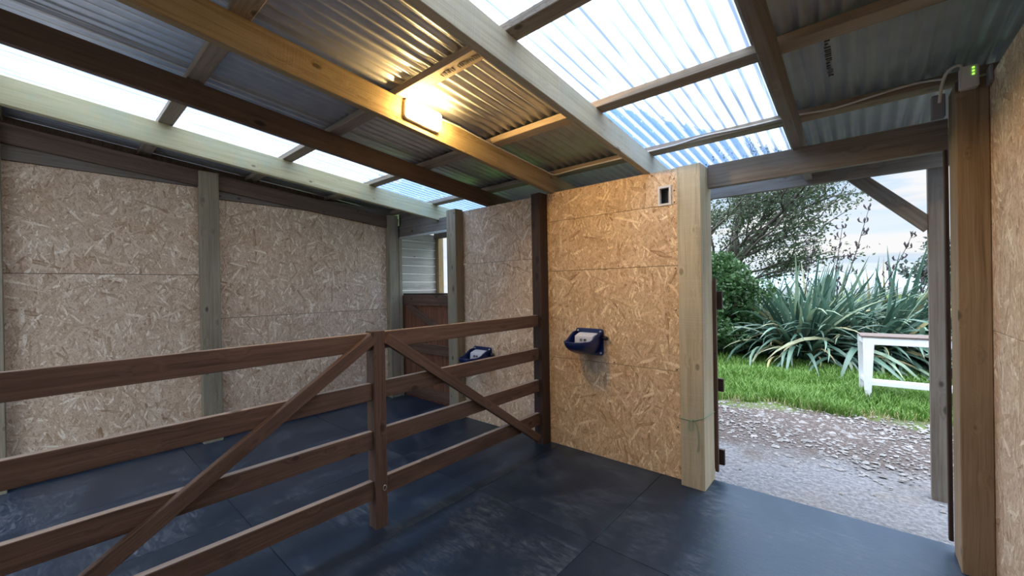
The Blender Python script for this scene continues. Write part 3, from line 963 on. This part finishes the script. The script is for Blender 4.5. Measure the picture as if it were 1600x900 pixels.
# screw heads in the strand board
sv, sf = [], []
for (x, z) in [(-2.2, 2.36), (-1.72, 2.36), (-1.25, 2.365), (-1.08, 2.31), (-1.08, 2.22), (-1.08, 2.13), (-2.25, 1.66), (-1.08, 1.62), (-1.08, 1.3), (-1.08, 0.84), (-1.08, 0.4), (-2.25, 1.2), (-2.25, 0.8), (-1.55, 1.66), (-1.6, 0.84)]:
    b = len(sv)
    for q in range(6):
        sv.append((x + 0.006 * math.cos(q * math.pi / 3), 3.1685, z + 0.006 * math.sin(q * math.pi / 3)))
    for q in range(6):
        sv.append((x + 0.006 * math.cos(q * math.pi / 3), 3.1705, z + 0.006 * math.sin(q * math.pi / 3)))
    sf.append(tuple(b + q for q in range(5, -1, -1)))
    for q in range(6):
        sf.append((b + q, b + (q + 1) % 6, b + 6 + (q + 1) % 6, b + 6 + q))
sr = link('screw_heads', mesh_from(sv, sf), 'nail', wf)
sr['kind'] = 'stuff'

# ================================================================== OUTSIDE
# ---- white table
tb = empty('garden_table', (0.015, 6.88, -0.035), 'white painted table with a weathered brown top on the grass', 'table')
tb.rotation_euler = (0, 0, math.radians(5))
TL, TW, TH = 1.55, 0.36, 0.832
def tbar(name, p0, p1, wx, wy, mat, ref=(0, 0, 1)):
    p0, p1 = Vector(p0), Vector(p1)
    zax = (p1 - p0); L = zax.length; zax.normalize()
    y = Vector(ref); y = (y - zax * y.dot(zax)).normalized(); x = y.cross(zax)
    ob = link(name, prism_mesh(wx, wy, L, 0.003), mat, tb)
    mw = Matrix((x, y, zax)).transposed().to_4x4(); mw.translation = p0
    ob.matrix_basis = mw
def taper_leg(px, py, sgn):
    v = []
    for z, wd in ((0.0, 0.06), (TH - 0.02, 0.115)):
        x0 = px if sgn > 0 else px - wd
        x0 -= 0.012 if (sgn > 0 and z > 0.1) else 0
        v += [(x0, py - 0.02, z), (x0 + wd, py - 0.02, z), (x0 + wd, py + 0.02, z), (x0, py + 0.02, z)]
    return mesh_from(v, [(3, 2, 1, 0), (4, 5, 6, 7), (0, 1, 5, 4), (1, 2, 6, 5), (2, 3, 7, 6), (3, 0, 4, 7)])
for (px, py, sg) in ((0, 0, 1), (TL, 0, -1), (-0.02, TW, 1), (TL + 0.02, TW, -1)):
    link('leg', taper_leg(px, py, sg), 'white_paint', tb)
tbar('apron', (0.0, 0, TH - 0.065), (TL, 0, TH - 0.065), 0.036, 0.09, 'white_paint')
tbar('apron', (0.0, TW, TH - 0.065), (TL, TW, TH - 0.065), 0.036, 0.09, 'white_paint')
tbar('apron', (0.02, 0, TH - 0.065), (0.0, TW, TH - 0.065), 0.03, 0.09, 'white_paint')
tbar('apron', (TL, 0, TH - 0.065), (TL, TW, TH - 0.065), 0.03, 0.09, 'white_paint')
for (a, b) in (((0.03, 0.0, 0.23), (TL - 0.03, 0.0, 0.23)), ((0.02, 0.04, 0.25), (TL - 0.02, TW * 0.1, 0.25)), ((0.03, 0, 0.235), (0.01, TW, 0.235)), ((TL - 0.03, 0, 0.235), (TL - 0.01, TW, 0.235))):
    tbar('stretcher', a, b, 0.03, 0.055, 'white_paint')
v, f = box_verts(-0.03, TL + 0.03, -0.028, TW + 0.028, TH - 0.018, TH)
link('table_top', mesh_from(v, f), 'brown_top', tb)

# ---- flax plants
def flax_leaf_mesh(L, W, lean, droop, kink=0.0):
    n = 9
    v, f = [], []
    ang = math.radians(90 - lean)
    x = z = 0.0
    for i in range(n + 1):
        t = i / n
        wd = W * (0.55 + 1.1 * t if t < 0.4 else 1.0) * (1 - max(0, (t - 0.55) / 0.45) ** 1.6) * 0.5 + 0.001
        v += [(x, -wd, z + wd * 0.45), (x, 0, z), (x, wd, z + wd * 0.45)]
        a = ang - math.radians(droop) * t ** 1.6 - (math.radians(kink) if t > 0.55 else 0)
        x += math.cos(a) * L / n
        z += math.sin(a) * L / n
    for i in range(n):
        for q in (0, 1):
            a = i * 3 + q
            f.append((a, a + 1, a + 4, a + 3))
    return mesh_from(v, f, smooth=True)


LEAF = {}
for kind, spec in (('upright', [(5, 20), (10, 35), (16, 45), (22, 55)]), ('arching', [(24, 95), (30, 110), (36, 100), (42, 85)]), ('skirt', [(48, 105), (58, 90), (66, 80), (54, 120)])):
    LEAF[kind] = []
    for q in range(8):
        lean, droop = spec[q % 4]
        me = flax_leaf_mesh(random.uniform(1.55, 2.15), random.uniform(0.058, 0.085), lean + random.uniform(-4, 4), droop + random.uniform(-12, 12), random.choice((0, 0, 30)) if kind == 'arching' else 0)
        me.materials.append(MT['flax'])
        LEAF[kind].append(me)


def leaf_pose(sc, wind, spread, low=0.75, upr=0.0):
    u = random.random()
    kind = 'upright' if u < 0.30 * (1 - wind) + 0.06 + upr else ('arching' if u < 0.68 else 'skirt')
    az = random.uniform(0, 2 * math.pi)
    if random.random() < wind:
        az = random.gauss(-0.25, 0.6)
    r = random.uniform(0, spread)
    s = sc * random.uniform(low, 1.1)
    tilt = 0.30 * wind if random.random() < wind else 0.0
    M = Matrix.Translation((r * math.cos(az), r * math.sin(az), 0)) @ Matrix.Rotation(tilt, 4, 'Y') @ Matrix.Rotation(az, 4, 'Z') @ Matrix.Rotation(random.gauss(0, 0.34), 4, 'X') @ Matrix.Scale(s, 4)
    return random.choice(LEAF[kind]), M


def flax(x, y, n, sc, label, wind=0.0, n_stuff=120, spread=0.25, upr=0.0):
    root = empty('flax_plant', (x, y, -0.05), label, 'flax', None)
    for i in range(n):
        me, M = leaf_pose(sc, wind, spread, 0.75, upr)
        ob = link('leaf', me, None, root)
        ob.matrix_basis = M
    V, F = [], []
    off = 0
    for i in range(n_stuff):                    # the many inner leaves, joined
        me, M = leaf_pose(sc, wind, spread * 1.3, 0.5, upr)
        co = np.empty(len(me.vertices) * 3)
        me.vertices.foreach_get('co', co)
        A = np.array(M)
        V.append(co.reshape(-1, 3) @ A[:3, :3].T + A[:3, 3])
        F += [tuple(a + off for a in p.vertices) for p in me.polygons]
        off += len(V[-1])
    ob = link('inner_leaves', mesh_from(np.concatenate(V), F, smooth=True), 'flax', root)
    ob['kind'] = 'stuff'
    return root


def stalk(root, base, lean, L, seed):
    r = random.Random(seed)
    p = Vector(base)
    d = Vector(lean).normalized()
    path = [p.copy()]
    for i in range(10):
        d = (d + Vector((r.gauss(0, .03), r.gauss(0, .03), 0.01))).normalized()
        p = p + d * L / 10
        path.append(p.copy())
    st_ = link('flower_stalk', tube_mesh(path, [0.016 - 0.0011 * i for i in range(11)], 5), 'stalk', root)
    V, F = [], []
    for i in range(4, 11):
        for s in range(3):
            q = path[i] + Vector((r.uniform(-.16, .16), r.uniform(-.1, .1), r.uniform(-.02, .14))) * (1.15 - i * 0.06)
            me = tube_mesh([path[i], (path[i] + q) / 2 + Vector((0, 0, -.01)), q, q + Vector((r.uniform(-.03, .03), 0, .05)), q + Vector((r.uniform(-.03, .03), 0, .09))], [.004, .004, .016, .020, .004], 4)
            b = len(V)
            V += [v_.co.copy() for v_ in me.vertices]
            F += [tuple(b + a for a in pl.vertices) for pl in me.polygons]
    pd = link('seed_pods', mesh_from(V, F), 'stalk', st_)
    pd['kind'] = 'stuff'


fa_ = flax(-0.95, 9.9, 190, 0.98, 'big flax plant left of centre with drooping green leaves beside the shrub', 0.15, 420, 0.42)
fb_ = flax(0.0, 10.0, 170, 0.98, 'windswept flax plant behind the left end of the white table', 0.75, 420, 0.42)
fc_ = flax(0.85, 10.0, 120, 0.98, 'windswept flax plant behind the white table by the outside post', 0.8, 360, 0.42)
fd_ = flax(1.9, 10.4, 60, 1.0, 'flax plant farthest right outside, mostly hidden by the doorway post', 0.6, 260, 0.5, 0.2)
fe_ = flax(-0.75, 11.4, 70, 1.05, 'flax plant in the second row carrying dark flower stalks', 0.45, 360, 0.55, 0.25)
ff_ = flax(0.5, 11.6, 70, 1.05, 'flax plant at the back right against the horizon', 0.5, 360, 0.55, 0.25)
fg_ = flax(-1.95, 10.9, 40, 0.95, 'flax plant in the shade behind the dark shrub', 0.2, 220, 0.4, 0.1)
for (b, l, L, s) in (((0.15, 0, 0.4), (0.30, 0, 1), 2.75, 1), ((0.05, 0.1, 0.4), (0.13, 0, 1), 2.35, 2), ((-0.3, 0, 0.4), (0.1, 0, 1), 2.0, 5)):
    stalk(fe_, b, l, L, s)
for (b, l, L, s) in (((-0.6, 0, 0.3), (0.42, 0, 1), 2.3, 3), ((0.0, 0, 0.3), (0.40, 0, 1), 2.15, 4), ((0.2, 0, 0.3), (0.3, 0, 1), 2.0, 6)):
    stalk(ff_, b, l, L, s)


# ---- leafy crowns
def cards(centres, size, mat, name, parent, loc, aspect=0.55):
    n = len(centres)
    d = rng.normal(size=(n, 3)); d /= np.linalg.norm(d, axis=1)[:, None]
    e = rng.normal(size=(n, 3)); e -= d * (d * e).sum(1)[:, None]; e /= np.linalg.norm(e, axis=1)[:, None]
    s = size * rng.uniform(0.6, 1.3, n)[:, None]
    V = np.stack([centres - d * s, centres + e * s * aspect, centres + d * s, centres - e * s * aspect], 1).reshape(-1, 3)
    F = np.arange(n * 4).reshape(-1, 4)
    me = bpy.data.meshes.new(name)
    me.from_pydata(V.tolist(), [], F.tolist())
    ob = link(name, me, mat, parent)
    ob.location = Vector(loc)
    ob['kind'] = 'stuff'
    return ob


def blob_points(n, blobs):
    out = []
    wts = np.array([b[3] ** 2 for b in blobs]); wts = wts / wts.sum()
    idx = rng.choice(len(blobs), n, p=wts)
    dirs = rng.normal(size=(n, 3)); dirs /= np.linalg.norm(dirs, axis=1)[:, None]
    r = rng.uniform(0.55, 1.0, n) ** 0.6
    B = np.array([b[:3] for b in blobs])[idx]
    R = np.array([b[3] for b in blobs])[idx]
    return B + dirs * (R * r)[:, None] * np.array([1, 1, 0.85])


# shrub
sh = empty('shrub', (-2.38, 9.35, -0.05), 'dense dark green rounded shrub left of the flax', 'shrub')
bl = []
rs = random.Random(12)
for i in range(80):
    a = rs.uniform(0, 2 * math.pi)
    h = rs.uniform(0.12, 2.15)
    rr = (0.92 if h < 1.2 else 0.92 - (h - 1.2) * 0.62) * rs.uniform(0.45, 1.0)
    bl.append((rr * math.cos(a), rr * math.sin(a), h, rs.uniform(0.16, 0.32)))
cards(blob_points(20000, bl), 0.042, 'shrub', 'foliage', sh, (0, 0, 0))
for i in range(6):
    a = i * 1.05
    link('stem', tube_mesh([(0.1 * math.cos(a), 0.1 * math.sin(a), 0), (0.3 * math.cos(a), 0.3 * math.sin(a), 0.8), (0.55 * math.cos(a), 0.55 * math.sin(a), 1.6)], [0.04, 0.03, 0.012], 6), 'bark', sh)


def tree(name, loc, h, label, spread, nleaf, mat, leafsize, windx=0.0, levels=3, seed=1, trunk_r=0.12):
    r = random.Random(seed)
    root = empty(name, loc, label, 'tree')
    tips = []
    BV, BF = [], []
    def grow(p, d, L, rad, lev):
        n = 5
        path = [p.copy()]
        rads = [rad]
        for i in range(n):
            d = (d + Vector((r.gauss(0, .16) + windx * .09, r.gauss(0, .16), r.gauss(0.02, .10)))).normalized()
            p = p + d * (L / n)
            path.append(p.copy())
            rads.append(rad * (1 - 0.6 * (i + 1) / n))
            if lev <= 1:
                tips.append((p.copy(), lev))
        me = tube_mesh(path, rads, 6 if lev > 1 else 4)
        b = len(BV)
        BV.extend([v_.co.copy() for v_ in me.vertices])
        BF.extend([tuple(b + a for a in pl.vertices) for pl in me.polygons])
        if lev > 0:
            nb_ = 4 if lev > 1 else 5
            for i in range(nb_):
                q = path[2 + (i % 4)]
                a = r.uniform(0, 2 * math.pi)
                nd = (d * 0.55 + Vector((math.cos(a) * spread + windx * 0.35, math.sin(a) * spread, r.uniform(0.0, 0.7)))).normalized()
                grow(q, nd, L * r.uniform(0.55, 0.75), rad * 0.5, lev - 1)
    for i in range(3):
        a = i * 2.1 + 0.4
        grow(Vector((0.15 * math.cos(a), 0.15 * math.sin(a), 0)), Vector((0.35 * math.cos(a) + windx * .3, 0.35 * math.sin(a), 1)).normalized(), h * 0.5, trunk_r, levels)
    link('branches', mesh_from(BV, BF, smooth=True), 'bark', root)
    T = np.array([t[0] for t in tips])
    idx = rng.integers(0, len(T), nleaf)
    cards(T[idx] + rng.normal(size=(nleaf, 3)) * 0.13, leafsize, mat, 'foliage', root, (0, 0, 0))
    return root


tree('tree', (-3.95, 14.0, -0.05), 6.6, 'sparse windswept tree behind the dark shrub, sky showing through', 0.85, 15000, 'treeleaf', 0.048, 0.85, 3, 5, 0.13)
far = tree('tree', (3.25, 26.0, -0.1), 4.3, 'small distant grey-green tree at the right edge of the outdoor view', 0.6, 5000, 'farleaf', 0.11, 0.0, 2, 3, 0.12)

# ---- grass
def blades(n, xr, yr, hr, wd, mat, name, label, cond):
    x = rng.uniform(*xr, n); y = rng.uniform(*yr, n)
    kp = cond(x, y)
    x, y = x[kp], y[kp]
    n = len(x)
    clump = 0.6 + 0.8 * (np.sin(x * 3.3 + 1.3 * np.sin(y * 2.1)) * np.sin(y * 2.9 + x) * 0.5 + 0.5)
    h = rng.uniform(*hr, n) * clump
    a = rng.uniform(0, 2 * np.pi, n)
    l = rng.uniform(0.2, 0.9, n) * h
    base = np.stack([x, y, np.full(n, -0.045)], 1)
    wv = np.stack([np.cos(a + 1.57), np.sin(a + 1.57), np.zeros(n)], 1) * wd * rng.uniform(.6, 1.2, n)[:, None]
    dv = np.stack([np.cos(a), np.sin(a), np.zeros(n)], 1)
    mid = base + dv * (l * 0.35)[:, None] + np.array([0, 0, 1]) * (h * 0.65)[:, None]
    tip = base + dv * l[:, None] + np.array([0, 0, 1]) * h[:, None]
    V = np.stack([base - wv, base + wv, mid + wv * .8, mid - wv * .8, tip], 1).reshape(-1, 3)
    b = (np.arange(n) * 5)[:, None]
    quads = (b + np.array([0, 1, 2, 3])).tolist()
    tris = (b + np.array([3, 2, 4])).tolist()
    me = bpy.data.meshes.new(name)
    me.from_pydata(V.tolist(), [], quads + tris)
    ob = link(name, me, mat)
    ob['kind'] = 'stuff'
    tag(ob, label, 'grass')
    return ob


edge = lambda x, y: y > 5.82 + 0.15 * (x + 1.45) + 0.10 * np.sin(x * 5.1) + 0.06 * np.sin(x * 13)
blades(60000, (-3.6, 1.6), (5.5, 10.6), (0.05, 0.15), 0.0065, 'grass', 'lawn_grass', 'bright green grass between the gravel track and the flax', edge)
blades(26000, (-9, 8), (5.5, 14), (0.07, 0.17), 0.011, 'grass', 'outer_grass', 'green grass farther to the sides of the lawn', lambda x, y: edge(x, y) & ((x < -3.5) | (x > 1.5) | (y > 10.5)))
blades(2600, (-3.4, 1.6), (5.4, 6.4), (0.04, 0.13), 0.005, 'drygrass', 'dry_grass', 'pale dry grass fringe along the edge of the lawn', lambda x, y: np.abs(y - (5.82 + 0.15 * (x + 1.45) + 0.10 * np.sin(x * 5.1))) < 0.13)

# ---- loose stones on the track
n = 5200
x = rng.uniform(-3.2, 1.8, n); y = 3.55 + 2.6 * rng.beta(2.1, 1.5, n)
kp = (y < 6.0 + 0.15 * (x + 1.45)) & ((y > 4.15 + 0.1 * np.sin(x * 4)) | (rng.uniform(size=n) < 0.25))
x, y = x[kp], y[kp]
n = len(x)
s = np.clip(rng.lognormal(math.log(0.0115), 0.45, n), 0.004, 0.034)
octv = np.array([(1, 0, 0), (0.2, 1, 0), (-1, 0.1, 0), (-0.1, -1, 0), (0.1, 0.1, 0.55), (0, 0, -0.5)])
jit = 1 + rng.normal(size=(n, 6, 3)) * 0.18
an = rng.uniform(0, 2 * np.pi, n)
P_ = octv[None] * jit * s[:, None, None]
P_[:, :, 0] *= 1.35
cs, sn = np.cos(an)[:, None], np.sin(an)[:, None]
Q = np.stack([P_[:, :, 0] * cs - P_[:, :, 1] * sn + x[:, None], P_[:, :, 0] * sn + P_[:, :, 1] * cs + y[:, None], P_[:, :, 2] + (-0.033 + s * 0.15)[:, None]], 2)
F = np.array([(0, 1, 4), (1, 2, 4), (2, 3, 4), (3, 0, 4), (1, 0, 5), (2, 1, 5), (3, 2, 5), (0, 3, 5)])
FF = (np.arange(n) * 6)[:, None, None] + F[None]
me = bpy.data.meshes.new('gravel')
me.from_pydata(Q.reshape(-1, 3).tolist(), [], FF.reshape(-1, 3).tolist())
st = link('loose_gravel', me, 'stone')
st['kind'] = 'stuff'
tag(st, 'loose pale stones scattered over the track outside the doorway', 'gravel')
